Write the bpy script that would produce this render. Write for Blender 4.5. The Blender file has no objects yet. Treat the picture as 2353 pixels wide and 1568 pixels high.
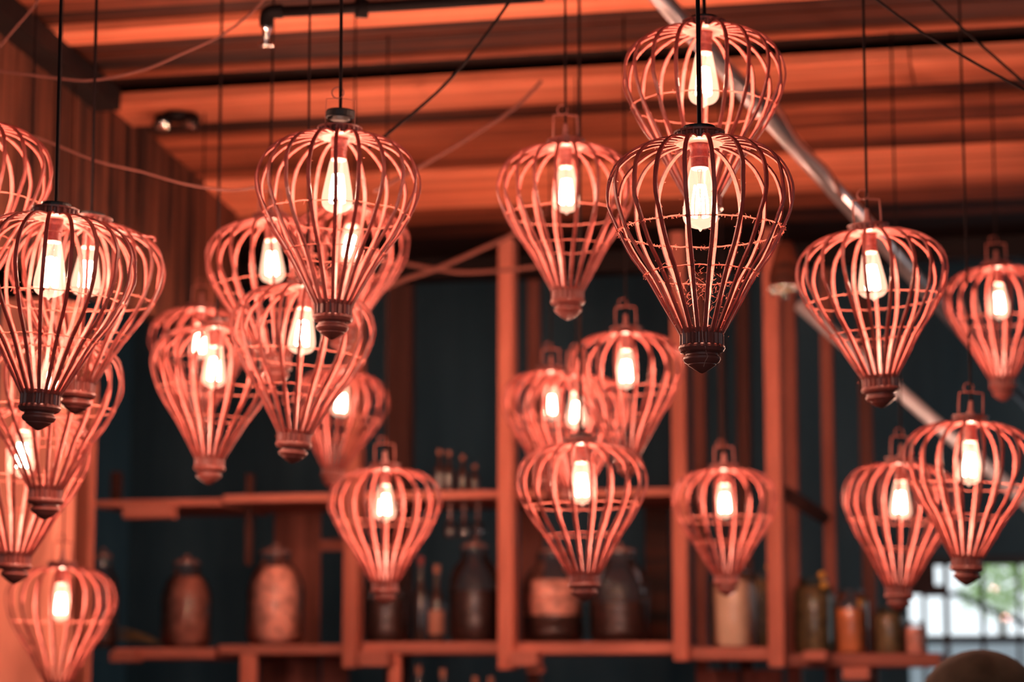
import bpy, bmesh, math, random
from mathutils import Vector, Matrix, Euler

random.seed(7)
SC = bpy.context.scene
COL = SC.collection

# ------------------------------------------------------------------ camera
W_PX, H_PX = 2353.0, 1568.0
LENS, SENSOR = 85.0, 36.0
FPX = W_PX * LENS / SENSOR
YAW, PITCH = math.radians(12.8), math.radians(8.1)
EYE = 1.40
cam_d = bpy.data.cameras.new('camera')
cam = bpy.data.objects.new('camera', cam_d)
COL.objects.link(cam)
cam.location = (0, 0, EYE)
cam.rotation_euler = (math.radians(90) + PITCH, 0, YAW)
cam_d.lens = LENS
cam_d.sensor_width = SENSOR
cam_d.clip_start = 0.05
cam_d.dof.use_dof = True
cam_d.dof.focus_distance = 4.38
cam_d.dof.aperture_fstop = 2.9
SC.camera = cam
CAM_C = Vector((0, 0, EYE))
CAM_R = Euler((math.radians(90) + PITCH, 0, YAW)).to_matrix()

# ------------------------------------------------------------------ world: overcast daylight outside
world = bpy.data.worlds.new('world')
SC.world = world
world.use_nodes = True
world.node_tree.nodes['Background'].inputs[0].default_value = (0.86, 0.95, 1.0, 1)
world.node_tree.nodes['Background'].inputs[1].default_value = 1.4

# ------------------------------------------------------------------ view / exposure
SC.view_settings.view_transform = 'Standard'
SC.view_settings.look = 'None'
SC.view_settings.gamma = 1.0
SC.view_settings.exposure = 0.0
SC.view_settings.use_curve_mapping = False

SC.cycles.adaptive_threshold = 0.03
SC.cycles.max_bounces = 7
SC.cycles.diffuse_bounces = 3
SC.cycles.transparent_max_bounces = 16
SC.cycles.caustics_reflective = False
SC.cycles.caustics_refractive = False

BULB_POWER = 23.0
BULB_COLOUR = (1.0, 0.50, 0.35)


def portal(name, loc, rot, sx, sy):
    l = bpy.data.lights.new(name, 'AREA')
    l.shape = 'RECTANGLE'
    l.size, l.size_y = sx, sy
    l.cycles.is_portal = True
    o = bpy.data.objects.new(name, l)
    COL.objects.link(o)
    o.location = loc
    o.rotation_euler = rot
    return o


# ------------------------------------------------------------------ pixel helpers (direction only; depth from plane or size)
def ray(px, py):
    return CAM_R @ Vector(((px - W_PX / 2) / FPX, (H_PX / 2 - py) / FPX, -1.0))


def at_depth(px, py, d):
    return CAM_C + ray(px, py) * d


def at_y(px, py, y):
    r = ray(px, py)
    return CAM_C + r * (y / r.y)


def ceil_z(y):
    return EYE + 2.0 - 0.09 * (y - 6.5)


def at_ceil(px, py):
    r = ray(px, py)
    # EYE + t*rz = EYE + 2.0 - .09*(t*ry - 6.5)
    t = (2.0 + 0.09 * 6.5) / (r.z + 0.09 * r.y)
    return CAM_C + r * t


# ------------------------------------------------------------------ materials
MATS = {}


def new_mat(name):
    m = bpy.data.materials.new(name)
    m.use_nodes = True
    nt = m.node_tree
    for n in list(nt.nodes):
        nt.nodes.remove(n)
    out = nt.nodes.new('ShaderNodeOutputMaterial')
    MATS[name] = m
    return m, nt, out


def plain(name, col, rough=0.6, metal=0.0, spec=0.5, emit=None, es=0.0, noise=0.0, nscale=20.0, bump=0.0):
    m, nt, out = new_mat(name)
    b = nt.nodes.new('ShaderNodeBsdfPrincipled')
    b.inputs['Base Color'].default_value = (*col, 1)
    b.inputs['Roughness'].default_value = rough
    b.inputs['Metallic'].default_value = metal
    b.inputs['Specular IOR Level'].default_value = spec
    if emit:
        b.inputs['Emission Color'].default_value = (*emit, 1)
        b.inputs['Emission Strength'].default_value = es
    if noise > 0 or bump > 0:
        tc = nt.nodes.new('ShaderNodeTexCoord')
        nz = nt.nodes.new('ShaderNodeTexNoise')
        nz.inputs['Scale'].default_value = nscale
        nz.inputs['Detail'].default_value = 4
        nt.links.new(tc.outputs['Object'], nz.inputs['Vector'])
        if noise > 0:
            mr = nt.nodes.new('ShaderNodeMapRange')
            mr.inputs['To Min'].default_value = 1 - noise
            mr.inputs['To Max'].default_value = 1 + noise
            mr.inputs['From Min'].default_value = 0.3
            mr.inputs['From Max'].default_value = 0.7
            nt.links.new(nz.outputs['Fac'], mr.inputs['Value'])
            mx = nt.nodes.new('ShaderNodeVectorMath')
            mx.operation = 'SCALE'
            mx.inputs[0].default_value = col
            nt.links.new(mr.outputs['Result'], mx.inputs['Scale'])
            nt.links.new(mx.outputs['Vector'], b.inputs['Base Color'])
        if bump > 0:
            bp = nt.nodes.new('ShaderNodeBump')
            bp.inputs['Strength'].default_value = bump
            bp.inputs['Distance'].default_value = 0.01
            nt.links.new(nz.outputs['Fac'], bp.inputs['Height'])
            nt.links.new(bp.outputs['Normal'], b.inputs['Normal'])
    nt.links.new(b.outputs['BSDF'], out.inputs['Surface'])
    return m


def wood(name, lo, hi, stretch, scale=1.0, rough=0.65, contrast=(0.30, 0.70), spots=0.0):
    """streaky weathered wood; stretch = (x, y, z) multipliers in world space"""
    m, nt, out = new_mat(name)
    L = nt.links
    b = nt.nodes.new('ShaderNodeBsdfPrincipled')
    b.inputs['Roughness'].default_value = rough
    b.inputs['Specular IOR Level'].default_value = 0.25
    geo = nt.nodes.new('ShaderNodeNewGeometry')
    oi = nt.nodes.new('ShaderNodeObjectInfo')
    mp = nt.nodes.new('ShaderNodeMapping')
    mp.inputs['Scale'].default_value = [s * scale for s in stretch]
    add = nt.nodes.new('ShaderNodeVectorMath')
    add.operation = 'ADD'
    sc = nt.nodes.new('ShaderNodeMath')
    sc.operation = 'MULTIPLY'
    sc.inputs[1].default_value = 37.0
    L.new(oi.outputs['Random'], sc.inputs[0])
    L.new(geo.outputs['Position'], mp.inputs['Vector'])
    L.new(mp.outputs['Vector'], add.inputs[0])
    L.new(sc.outputs[0], add.inputs[1])
    n1 = nt.nodes.new('ShaderNodeTexNoise')
    n1.inputs['Scale'].default_value = 1.0
    n1.inputs['Detail'].default_value = 6
    n1.inputs['Roughness'].default_value = 0.68
    n1.inputs['Distortion'].default_value = 0.4
    L.new(add.outputs['Vector'], n1.inputs['Vector'])
    ramp = nt.nodes.new('ShaderNodeValToRGB')
    ramp.color_ramp.elements[0].position = contrast[0]
    ramp.color_ramp.elements[0].color = (*lo, 1)
    ramp.color_ramp.elements[1].position = contrast[1]
    ramp.color_ramp.elements[1].color = (*hi, 1)
    L.new(n1.outputs['Fac'], ramp.inputs['Fac'])
    n2 = nt.nodes.new('ShaderNodeTexNoise')
    n2.inputs['Scale'].default_value = 0.33
    n2.inputs['Detail'].default_value = 3
    L.new(add.outputs['Vector'], n2.inputs['Vector'])
    bl = nt.nodes.new('ShaderNodeMapRange')
    bl.inputs['From Min'].default_value = 0.36
    bl.inputs['From Max'].default_value = 0.60
    bl.inputs['To Min'].default_value = 0.65
    bl.inputs['To Max'].default_value = 1.2
    L.new(n2.outputs['Fac'], bl.inputs['Value'])
    # board to board variation
    mr = nt.nodes.new('ShaderNodeMapRange')
    mr.inputs['To Min'].default_value = 0.75
    mr.inputs['To Max'].default_value = 1.2
    L.new(oi.outputs['Random'], mr.inputs['Value'])
    vm = nt.nodes.new('ShaderNodeVectorMath')
    vm.operation = 'SCALE'
    L.new(ramp.outputs['Color'], vm.inputs[0])
    bm_ = nt.nodes.new('ShaderNodeMath')
    bm_.operation = 'MULTIPLY'
    L.new(mr.outputs['Result'], bm_.inputs[0])
    L.new(bl.outputs['Result'], bm_.inputs[1])
    L.new(bm_.outputs[0], vm.inputs['Scale'])
    L.new(vm.outputs['Vector'], b.inputs['Base Color'])
    bp = nt.nodes.new('ShaderNodeBump')
    bp.inputs['Strength'].default_value = 0.35
    bp.inputs['Distance'].default_value = 0.006
    L.new(n1.outputs['Fac'], bp.inputs['Height'])
    L.new(bp.outputs['Normal'], b.inputs['Normal'])
    L.new(b.outputs['BSDF'], out.inputs['Surface'])
    return m


def clear_glass(name, tint=(1, 1, 1), gloss=0.08, body=None, body_fac=0.0, ior=1.5):
    """thin walled clear glass: transparent + fresnel gloss (+ a little dusty body)"""
    m, nt, out = new_mat(name)
    L = nt.links
    tr = nt.nodes.new('ShaderNodeBsdfTransparent')
    tr.inputs['Color'].default_value = (*tint, 1)
    gl = nt.nodes.new('ShaderNodeBsdfGlossy')
    gl.inputs['Roughness'].default_value = gloss
    fr = nt.nodes.new('ShaderNodeFresnel')
    fr.inputs['IOR'].default_value = ior
    mx = nt.nodes.new('ShaderNodeMixShader')
    L.new(fr.outputs['Fac'], mx.inputs['Fac'])
    L.new(tr.outputs[0], mx.inputs[1])
    L.new(gl.outputs[0], mx.inputs[2])
    last = mx
    if body:
        df = nt.nodes.new('ShaderNodeBsdfDiffuse')
        df.inputs['Color'].default_value = (*body, 1)
        m2 = nt.nodes.new('ShaderNodeMixShader')
        m2.inputs['Fac'].default_value = body_fac
        L.new(mx.outputs[0], m2.inputs[1])
        L.new(df.outputs[0], m2.inputs[2])
        last = m2
    L.new(last.outputs[0], out.inputs['Surface'])
    return m


def bulb_glass(name):
    m, nt, out = new_mat(name)
    L = nt.links
    tr = nt.nodes.new('ShaderNodeBsdfTransparent')
    em = nt.nodes.new('ShaderNodeEmission')
    em.inputs['Color'].default_value = (1.0, 0.50, 0.33, 1)
    em.inputs['Strength'].default_value = 0.85
    mx = nt.nodes.new('ShaderNodeAddShader')
    L.new(tr.outputs[0], mx.inputs[0])
    L.new(em.outputs[0], mx.inputs[1])
    m.cycles.emission_sampling = 'NONE'
    L.new(mx.outputs[0], out.inputs['Surface'])
    return m


def filament_mat(name):
    m, nt, out = new_mat(name)
    em = nt.nodes.new('ShaderNodeEmission')
    em.inputs['Color'].default_value = (1.0, 0.80, 0.55, 1)
    em.inputs['Strength'].default_value = 30.0
    m.cycles.emission_sampling = 'NONE'
    nt.links.new(em.outputs[0], out.inputs['Surface'])
    return m


rt = plain('rattan', (0.30, 0.074, 0.059), 0.5, noise=0.35, nscale=45, bump=0.3)
rt_nt = rt.node_tree
rt_b = [n for n in rt_nt.nodes if n.type == 'BSDF_PRINCIPLED'][0]
rt_o = [n for n in rt_nt.nodes if n.type == 'OUTPUT_MATERIAL'][0]
rt_t = rt_nt.nodes.new('ShaderNodeBsdfTranslucent')
rt_t.inputs['Color'].default_value = (0.40, 0.08, 0.06, 1)
rt_m = rt_nt.nodes.new('ShaderNodeMixShader')
rt_m.inputs['Fac'].default_value = 0.20
rt_nt.links.new(rt_b.outputs[0], rt_m.inputs[1])
rt_nt.links.new(rt_t.outputs[0], rt_m.inputs[2])
rt_nt.links.new(rt_m.outputs[0], rt_o.inputs['Surface'])
def twine_mat(name, col):
    m, nt, out = new_mat(name)
    df = nt.nodes.new('ShaderNodeBsdfDiffuse')
    df.inputs['Color'].default_value = (*col, 1)
    tl = nt.nodes.new('ShaderNodeBsdfTranslucent')
    tl.inputs['Color'].default_value = (*col, 1)
    mx = nt.nodes.new('ShaderNodeMixShader')
    mx.inputs['Fac'].default_value = 0.6
    nt.links.new(df.outputs[0], mx.inputs[1])
    nt.links.new(tl.outputs[0], mx.inputs[2])
    nt.links.new(mx.outputs[0], out.inputs['Surface'])


twine_mat('twine', (0.46, 0.16, 0.125))
plain('turned_wood', (0.22, 0.055, 0.043), 0.42, noise=0.25, nscale=30)
plain('crack', (0.55, 0.24, 0.19), 0.9)  # pale tone stands in for bulb light leaking through the crack
plain('black_rubber', (0.012, 0.008, 0.008), 0.55)
plain('black_cord', (0.010, 0.004, 0.004), 0.7, spec=0.15)
plain('old_cord', (0.21, 0.068, 0.048), 0.8)
plain('wire', (0.42, 0.13, 0.095), 0.5)
plain('socket_metal', (0.34, 0.125, 0.105), 0.4, noise=0.3, nscale=120)
bulb_glass('bulb_glass')
filament_mat('filament')
clear_glass('clear_cup', (0.95, 0.9, 0.88), 0.1)
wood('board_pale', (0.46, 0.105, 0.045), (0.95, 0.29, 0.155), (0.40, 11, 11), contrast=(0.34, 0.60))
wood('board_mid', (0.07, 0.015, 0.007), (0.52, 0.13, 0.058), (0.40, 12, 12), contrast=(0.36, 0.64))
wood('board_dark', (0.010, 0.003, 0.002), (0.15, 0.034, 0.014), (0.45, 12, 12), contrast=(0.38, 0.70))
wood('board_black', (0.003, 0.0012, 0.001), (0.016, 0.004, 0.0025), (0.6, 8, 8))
wood('wall_plank', (0.008, 0.003, 0.002), (0.22, 0.064, 0.032), (13, 13, 0.8), contrast=(0.38, 0.68))
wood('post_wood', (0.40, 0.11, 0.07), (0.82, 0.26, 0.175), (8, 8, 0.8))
wood('post_shaded', (0.05, 0.020, 0.015), (0.15, 0.052, 0.038), (8, 8, 0.8))  # darkest copy of the post wood, shade of the rear put into its colour
wood('post_part_shaded', (0.20, 0.06, 0.04), (0.46, 0.145, 0.10), (8, 8, 0.8))  # half-dark copy of the post wood, with rear shade in its colour
wood('shelf_wood', (0.26, 0.08, 0.055), (0.70, 0.23, 0.16), (0.8, 8, 8))
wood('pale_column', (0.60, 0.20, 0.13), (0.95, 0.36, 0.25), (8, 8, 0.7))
wood('back_dark', (0.085, 0.165, 0.205), (0.14, 0.245, 0.29), (4, 4, 0.4))  # teal base stands in for the hazy blue lift of the shadows
wood('floor_wood', (0.02, 0.012, 0.010), (0.06, 0.03, 0.022), (6, 0.5, 6))
plain('steel_pipe', (0.50, 0.48, 0.50), 0.30, metal=0.85, noise=0.25, nscale=6)
plain('daylit_pipe', (0.62, 0.66, 0.70), 0.35, metal=0.3)  # daylight on the second steel pipe put into a bluish white base
plain('black_pipe', (0.007, 0.004, 0.004), 0.6, spec=0.15)
plain('chrome', (0.9, 0.8, 0.76), 0.06, metal=1.0)
clear_glass('jar_glass', (0.96, 0.94, 0.94), 0.05, (0.35, 0.22, 0.2), 0.04)
clear_glass('green_glass', (0.86, 0.86, 0.78), 0.05, (0.3, 0.26, 0.18), 0.08)
clear_glass('pane_glass', (1, 1, 1), 0.02, ior=1.12)
plain('lid_glass', (0.30, 0.16, 0.14), 0.15, spec=0.8)
plain('contents_pale', (0.97, 0.41, 0.30), 0.8, noise=0.45, nscale=22, bump=0.6)
plain('contents_dim', (0.36, 0.13, 0.09), 0.8, noise=0.5, nscale=20, bump=0.6)
plain('contents_cream', (0.96, 0.66, 0.44), 0.7, noise=0.12, nscale=8)
plain('contents_orange', (0.80, 0.24, 0.07), 0.6, noise=0.3, nscale=12)
plain('contents_dark', (0.055, 0.025, 0.020), 0.3, noise=0.4, nscale=30)
plain('contents_green', (0.24, 0.15, 0.07), 0.5, noise=0.5, nscale=30)
plain('yellow_fruit', (0.70, 0.36, 0.06), 0.5)
plain('bottle_glass', (0.06, 0.035, 0.03), 0.12, spec=0.8)
plain('bottle_label', (0.55, 0.23, 0.15), 0.7)
plain('red_cap', (0.35, 0.05, 0.045), 0.5)
plain('window_frame', (0.10, 0.035, 0.028), 0.6, noise=0.2, nscale=10)
plain('window_bar', (0.03, 0.035, 0.045), 0.5)
plain('clay', (0.022, 0.017, 0.011), 0.85, spec=0.2, noise=0.35, nscale=18, bump=0.4)
plain('concrete', (0.62, 0.64, 0.66), 0.9, noise=0.1, nscale=3)
plain('leaf', (0.42, 0.58, 0.22), 0.6)
plain('bark', (0.12, 0.09, 0.06), 0.9)


def M(n):
    return MATS[n]


# ------------------------------------------------------------------ mesh helpers
def mesh_from(name, verts, faces, mat, smooth=False):
    me = bpy.data.meshes.new(name)
    me.from_pydata([tuple(v) for v in verts], [], faces)
    me.update()
    if mat:
        me.materials.append(M(mat))
    if smooth:
        me.polygons.foreach_set('use_smooth', [True] * len(me.polygons))
    return me


def link(name, me, parent=None, loc=(0, 0, 0), rot=(0, 0, 0)):
    o = bpy.data.objects.new(name, me)
    COL.objects.link(o)
    o.location = loc
    o.rotation_euler = rot
    if parent:
        o.parent = parent
    return o


def empty(name, loc, rot=(0, 0, 0)):
    o = bpy.data.objects.new(name, None)
    o.empty_display_size = 0.05
    COL.objects.link(o)
    o.location = loc
    o.rotation_euler = rot
    return o


def tag(o, label=None, cat=None, group=None, kind=None):
    if label:
        o['label'] = label
    if cat:
        o['category'] = cat
    if group:
        o['group'] = group
    if kind:
        o['kind'] = kind
    return o


def box_geo(sx, sy, sz, c=(0, 0, 0), bev=0.0):
    x, y, z = sx / 2, sy / 2, sz / 2
    cx, cy, cz = c
    if bev <= 0:
        v = [(cx + a * x, cy + b * y, cz + d * z) for a in (-1, 1) for b in (-1, 1) for d in (-1, 1)]
        f = [(0, 1, 3, 2), (4, 6, 7, 5), (0, 4, 5, 1), (2, 3, 7, 6), (0, 2, 6, 4), (1, 5, 7, 3)]
        return v, f
    # chamfered box through bmesh
    bm = bmesh.new()
    bmesh.ops.create_cube(bm, size=1.0)
    for q in bm.verts:
        q.co = Vector((q.co.x * sx + cx, q.co.y * sy + cy, q.co.z * sz + cz))
    bmesh.ops.bevel(bm, geom=list(bm.edges), offset=min(bev, sx * .3, sy * .3, sz * .3), segments=1, affect='EDGES')
    bm.verts.index_update()
    v = [tuple(q.co) for q in bm.verts]
    f = [tuple(q.index for q in fc.verts) for fc in bm.faces]
    bm.free()
    return v, f


def box(name, size, loc, mat, parent=None, rot=(0, 0, 0), bev=0.0):
    v, f = box_geo(*size, bev=bev)
    return link(name, mesh_from(name, v, f, mat), parent, loc, rot)


def lathe_geo(prof, n=24, closed=True):
    """prof: list of (r, z) from top to bottom"""
    v, f = [], []
    rings = []
    for r, z in prof:
        if r < 1e-6:
            rings.append([len(v)])
            v.append((0, 0, z))
        else:
            rings.append(list(range(len(v), len(v) + n)))
            v += [(r * math.cos(2 * math.pi * k / n), r * math.sin(2 * math.pi * k / n), z) for k in range(n)]
    for a, b in zip(rings[:-1], rings[1:]):
        for k in range(n):
            k2 = (k + 1) % n
            if len(a) == 1 and len(b) == 1:
                continue
            if len(a) == 1:
                f.append((a[0], b[k], b[k2]))
            elif len(b) == 1:
                f.append((a[k], b[0], a[k2]))
            else:
                f.append((a[k], b[k], b[k2], a[k2]))
    if closed:
        if len(rings[0]) > 1:
            f.append(tuple(rings[0]))
        if len(rings[-1]) > 1:
            f.append(tuple(reversed(rings[-1])))
    return v, f


def lathe(name, prof, mat, parent=None, loc=(0, 0, 0), n=24, smooth=True):
    v, f = lathe_geo(prof, n)
    me = mesh_from(name, v, f, mat, smooth)
    if smooth:
        try:
            me.set_sharp_from_angle(angle=math.radians(38))
        except Exception:
            pass
    return link(name, me, parent, loc)


def tube_geo(path, rad, n=8, caps=True, v0=0):
    path = [Vector(p) for p in path]
    v, f = [], []
    rads = rad if isinstance(rad, (list, tuple)) else [rad] * len(path)
    up = Vector((0.13, 0.31, 0.94)).normalized()
    prev = None
    for i, p in enumerate(path):
        t = (path[min(i + 1, len(path) - 1)] - path[max(i - 1, 0)]).normalized()
        if prev is None:
            a = t.cross(up)
            if a.length < 0.05:
                a = t.cross(Vector((1, 0, 0)))
            a.normalize()
        else:
            a = prev - t * prev.dot(t)
            a.normalize()
        prev = a
        b = t.cross(a)
        for k in range(n):
            an = 2 * math.pi * k / n
            q = p + (a * math.cos(an) + b * math.sin(an)) * rads[i]
            v.append((q.x, q.y, q.z))
    for i in range(len(path) - 1):
        for k in range(n):
            k2 = (k + 1) % n
            f.append((v0 + i * n + k, v0 + i * n + k2, v0 + (i + 1) * n + k2, v0 + (i + 1) * n + k))
    if caps:
        f.append(tuple(v0 + k for k in reversed(range(n))))
        f.append(tuple(v0 + (len(path) - 1) * n + k for k in range(n)))
    return v, f


def tube(name, path, rad, mat, parent=None, n=8, origin=None):
    o = Vector(origin) if origin is not None else Vector((0, 0, 0))
    v, f = tube_geo([Vector(p) - o for p in path], rad, n)
    return link(name, mesh_from(name, v, f, mat, True), parent, o)


def join_geo(*parts):
    v, f = [], []
    for pv, pf in parts:
        n = len(v)
        v += list(pv)
        f += [tuple(i + n for i in q) for q in pf]
    return v, f


def spline(pts, sub=6):
    """Catmull-Rom through points of any dimension"""
    P = [Vector(p) for p in pts]
    out = []
    for i in range(len(P) - 1):
        p0, p1, p2, p3 = P[max(i - 1, 0)], P[i], P[i + 1], P[min(i + 2, len(P) - 1)]
        for k in range(sub):
            t = k / sub
            out.append(0.5 * ((2 * p1) + (p2 - p0) * t + (2 * p0 - 5 * p1 + 4 * p2 - p3) * t * t + (3 * p1 - p0 - 3 * p2 + p3) * t ** 3))
    out.append(P[-1])
    return out


# ================================================================== THE ROOM
XL, XR, YF, YB = -3.08, 5.2, -2.5, 13.5       # partition x, right wall, wall behind camera, far wall
XO = -5.4                                   # outer wall of the left alcove
Y_RACK = 9.25                               # front plane of the shelf rack
Y_CE = 9.72                                 # where the boarded ceiling ends

floor = box('floor', (XR - XO, YB - YF, 0.1), ((XR + XO) / 2, (YB + YF) / 2, -0.05), 'floor_wood')
tag(floor, kind='structure')

# --- ceiling: a dark deck with separate boards nailed under it
ceil_root_y = (YF + Y_CE) / 2
slope = math.atan(0.09)
L_c = (Y_CE - YF) / math.cos(slope)
nrm_off = 0.10
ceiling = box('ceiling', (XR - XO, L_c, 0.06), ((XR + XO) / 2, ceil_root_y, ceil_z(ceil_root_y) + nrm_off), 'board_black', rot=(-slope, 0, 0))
tag(ceiling, kind='structure')
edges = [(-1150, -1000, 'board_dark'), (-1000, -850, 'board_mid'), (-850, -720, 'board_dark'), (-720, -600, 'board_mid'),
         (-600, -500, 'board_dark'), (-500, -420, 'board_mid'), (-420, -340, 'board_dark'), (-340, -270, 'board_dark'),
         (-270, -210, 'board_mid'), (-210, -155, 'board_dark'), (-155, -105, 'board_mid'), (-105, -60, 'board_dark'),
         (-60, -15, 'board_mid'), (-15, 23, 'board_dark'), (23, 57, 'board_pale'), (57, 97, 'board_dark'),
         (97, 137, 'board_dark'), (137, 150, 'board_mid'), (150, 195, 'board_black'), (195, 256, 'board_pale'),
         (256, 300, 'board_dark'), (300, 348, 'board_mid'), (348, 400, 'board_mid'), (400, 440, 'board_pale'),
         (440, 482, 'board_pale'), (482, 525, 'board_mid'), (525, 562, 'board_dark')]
M_ceil_inv = ceiling.matrix_world.copy()
bpy.context.view_layer.update()
M_ceil_inv = ceiling.matrix_world.inverted()
rb = random.Random(3)
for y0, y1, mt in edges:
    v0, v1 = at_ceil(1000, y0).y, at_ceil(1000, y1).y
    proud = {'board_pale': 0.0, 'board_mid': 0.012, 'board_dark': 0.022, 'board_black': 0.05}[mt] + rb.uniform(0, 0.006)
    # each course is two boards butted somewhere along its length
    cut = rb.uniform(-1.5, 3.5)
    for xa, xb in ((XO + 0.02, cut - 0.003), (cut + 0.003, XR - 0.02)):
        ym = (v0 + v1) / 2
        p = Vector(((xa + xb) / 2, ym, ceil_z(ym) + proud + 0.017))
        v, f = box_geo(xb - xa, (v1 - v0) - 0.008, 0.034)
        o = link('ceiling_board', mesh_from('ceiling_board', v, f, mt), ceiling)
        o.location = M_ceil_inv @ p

# dark header beam at the end of the boards, and the dark roof void beyond it
hdr = box('trim_1', (XR - XO, 0.14, 0.20), ((XR + XO) / 2, Y_CE + 0.08, ceil_z(Y_CE) + 0.09), 'board_black')
tag(hdr, kind='structure')
box_roof = box('ceiling_far', (XR - XO, YB - Y_CE + 0.3, 0.08), ((XR + XO) / 2, (YB + Y_CE) / 2 + 0.15, 4.3), 'back_dark')
tag(box_roof, kind='structure')
up = box('wall_upper', (XR - XO, 0.06, 1.2), ((XR + XO) / 2, Y_CE + 0.12, 3.78), 'back_dark')
tag(up, kind='structure')

# --- walls
h_all = 6.0
wl = box('wall_alcove', (0.1, YB - YF, h_all), (XO - 0.05, (YB + YF) / 2, h_all / 2), 'back_dark')
tag(wl, kind='structure')
ry0, ry1, rz0, rz1 = 9.95, 13.2, 0.6, 3.5          # unseen opening in the back room's right wall, added for cool fill
ym = (YB + YF) / 2
geo = join_geo(
    box_geo(0.1, ry0 - YF, h_all, (XR + 0.05, (ry0 + YF) / 2, h_all / 2)),
    box_geo(0.1, YB - ry1, h_all, (XR + 0.05, (ry1 + YB) / 2, h_all / 2)),
    box_geo(0.1, ry1 - ry0, rz0, (XR + 0.05, (ry0 + ry1) / 2, rz0 / 2)),
    box_geo(0.1, ry1 - ry0, h_all - rz1, (XR + 0.05, (ry0 + ry1) / 2, (h_all + rz1) / 2)))
wr = link('wall_right', mesh_from('wall_right', *geo, 'back_dark'))
tag(wr, kind='structure')
portal('opening_portal', (XR + 0.12, (ry0 + ry1) / 2, (rz0 + rz1) / 2), (0, math.radians(90), 0), rz1 - rz0, ry1 - ry0)
fx0, fx1, fz0, fz1 = -2.6, 3.6, 0.5, 3.6           # unseen wide opening behind the viewer, added to lift the dark lantern fronts
geo = join_geo(
    box_geo(fx0 - XO, 0.1, 6, ((fx0 + XO) / 2, YF - 0.05, 3)),
    box_geo(XR - fx1, 0.1, 6, ((fx1 + XR) / 2, YF - 0.05, 3)),
    box_geo(fx1 - fx0, 0.1, fz0, ((fx0 + fx1) / 2, YF - 0.05, fz0 / 2)),
    box_geo(fx1 - fx0, 0.1, 6 - fz1, ((fx0 + fx1) / 2, YF - 0.05, (6 + fz1) / 2)))
wf = link('wall_front', mesh_from('wall_front', *geo, 'back_dark'))
tag(wf, kind='structure')
portal('opening_portal', ((fx0 + fx1) / 2, YF - 0.12, (fz0 + fz1) / 2), (math.radians(90), 0, 0), fx1 - fx0, fz1 - fz0)

# far wall with the window opening
wa = at_y(2084, 1292, YB)
wx0, wz1 = wa.x, wa.z
wx1, wz0 = wx0 + 1.55, 0.75
H0 = 4.6
geo = join_geo(
    box_geo(wx0 - XO, 0.1, H0, ((wx0 + XO) / 2, YB + 0.05, H0 / 2)),
    box_geo(XR - wx1, 0.1, H0, ((wx1 + XR) / 2, YB + 0.05, H0 / 2)),
    box_geo(wx1 - wx0, 0.1, wz0, ((wx0 + wx1) / 2, YB + 0.05, wz0 / 2)),
    box_geo(wx1 - wx0, 0.1, H0 - wz1, ((wx0 + wx1) / 2, YB + 0.05, (H0 + wz1) / 2)))
wb = link('wall_back', mesh_from('wall_back', *geo, 'back_dark'))
tag(wb, kind='structure')

win = empty('window_1', (wx0, YB, wz0))
tag(win, 'barred far window with bright daylight behind', kind='structure')


def win_bar(name, pxa, pya, pxb, pyb, mat, depth=0.05):
    a, b = at_y(pxa, pya, YB), at_y(pxb, pyb, YB)
    c = (a + b) / 2
    o = box(name, (abs(b.x - a.x), depth, abs(b.z - a.z)), (0, 0, 0), mat, win)
    o.location = Vector((c.x, YB + 0.03, c.z)) - Vector((wx0, YB, wz0))


def zpx(x, z):   # pixel row on the far wall of height z
    return 1568
for a, b, mt in ((2070, 2088, 'window_frame'), (2115, 2134, 'window_frame'), (2165, 2188, 'window_frame'), (2250, 2271, 'window_bar'),
                 (2332, 2353, 'window_bar'), (2420, 2429, 'window_bar'), (2500, 2509, 'window_bar'), (2580, 2590, 'window_bar')):
    win_bar('window_bar', a, 1285, b, 1700, mt)
win_bar('window_rail', 2080, 1345, 2176, 1366, 'window_frame', 0.06)
win_bar('window_rail', 2125, 1461, 2640, 1478, 'window_bar', 0.03)
win_bar('window_head', 2076, 1280, 2660, 1294, 'window_bar', 0.08)
win_bar('window_panel', 2084, 1292, 2148, 1346, 'window_frame', 0.03)
cur = [2087, 2130, 2183, 2266, 2346, 2429, 2509]
nxt = [2120, 2172, 2257, 2338, 2420, 2500, 2580]
for a, b in zip(cur, nxt):
    pa, pb = at_y(a, 1294, YB), at_y(b, 1690, YB)
    c = (pa + pb) / 2
    o = box('window_pane', (pb.x - pa.x, 0.004, abs(pa.z - pb.z)), (0, 0, 0), 'pane_glass', win)
    o.location = Vector((c.x, YB + 0.035, c.z)) - Vector((wx0, YB, wz0))
portal('opening_portal', ((wx0 + wx1) / 2, YB + 0.12, (wz0 + wz1) / 2), (math.radians(-90), 0, 0), wx1 - wx0, wz1 - wz0)

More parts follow.
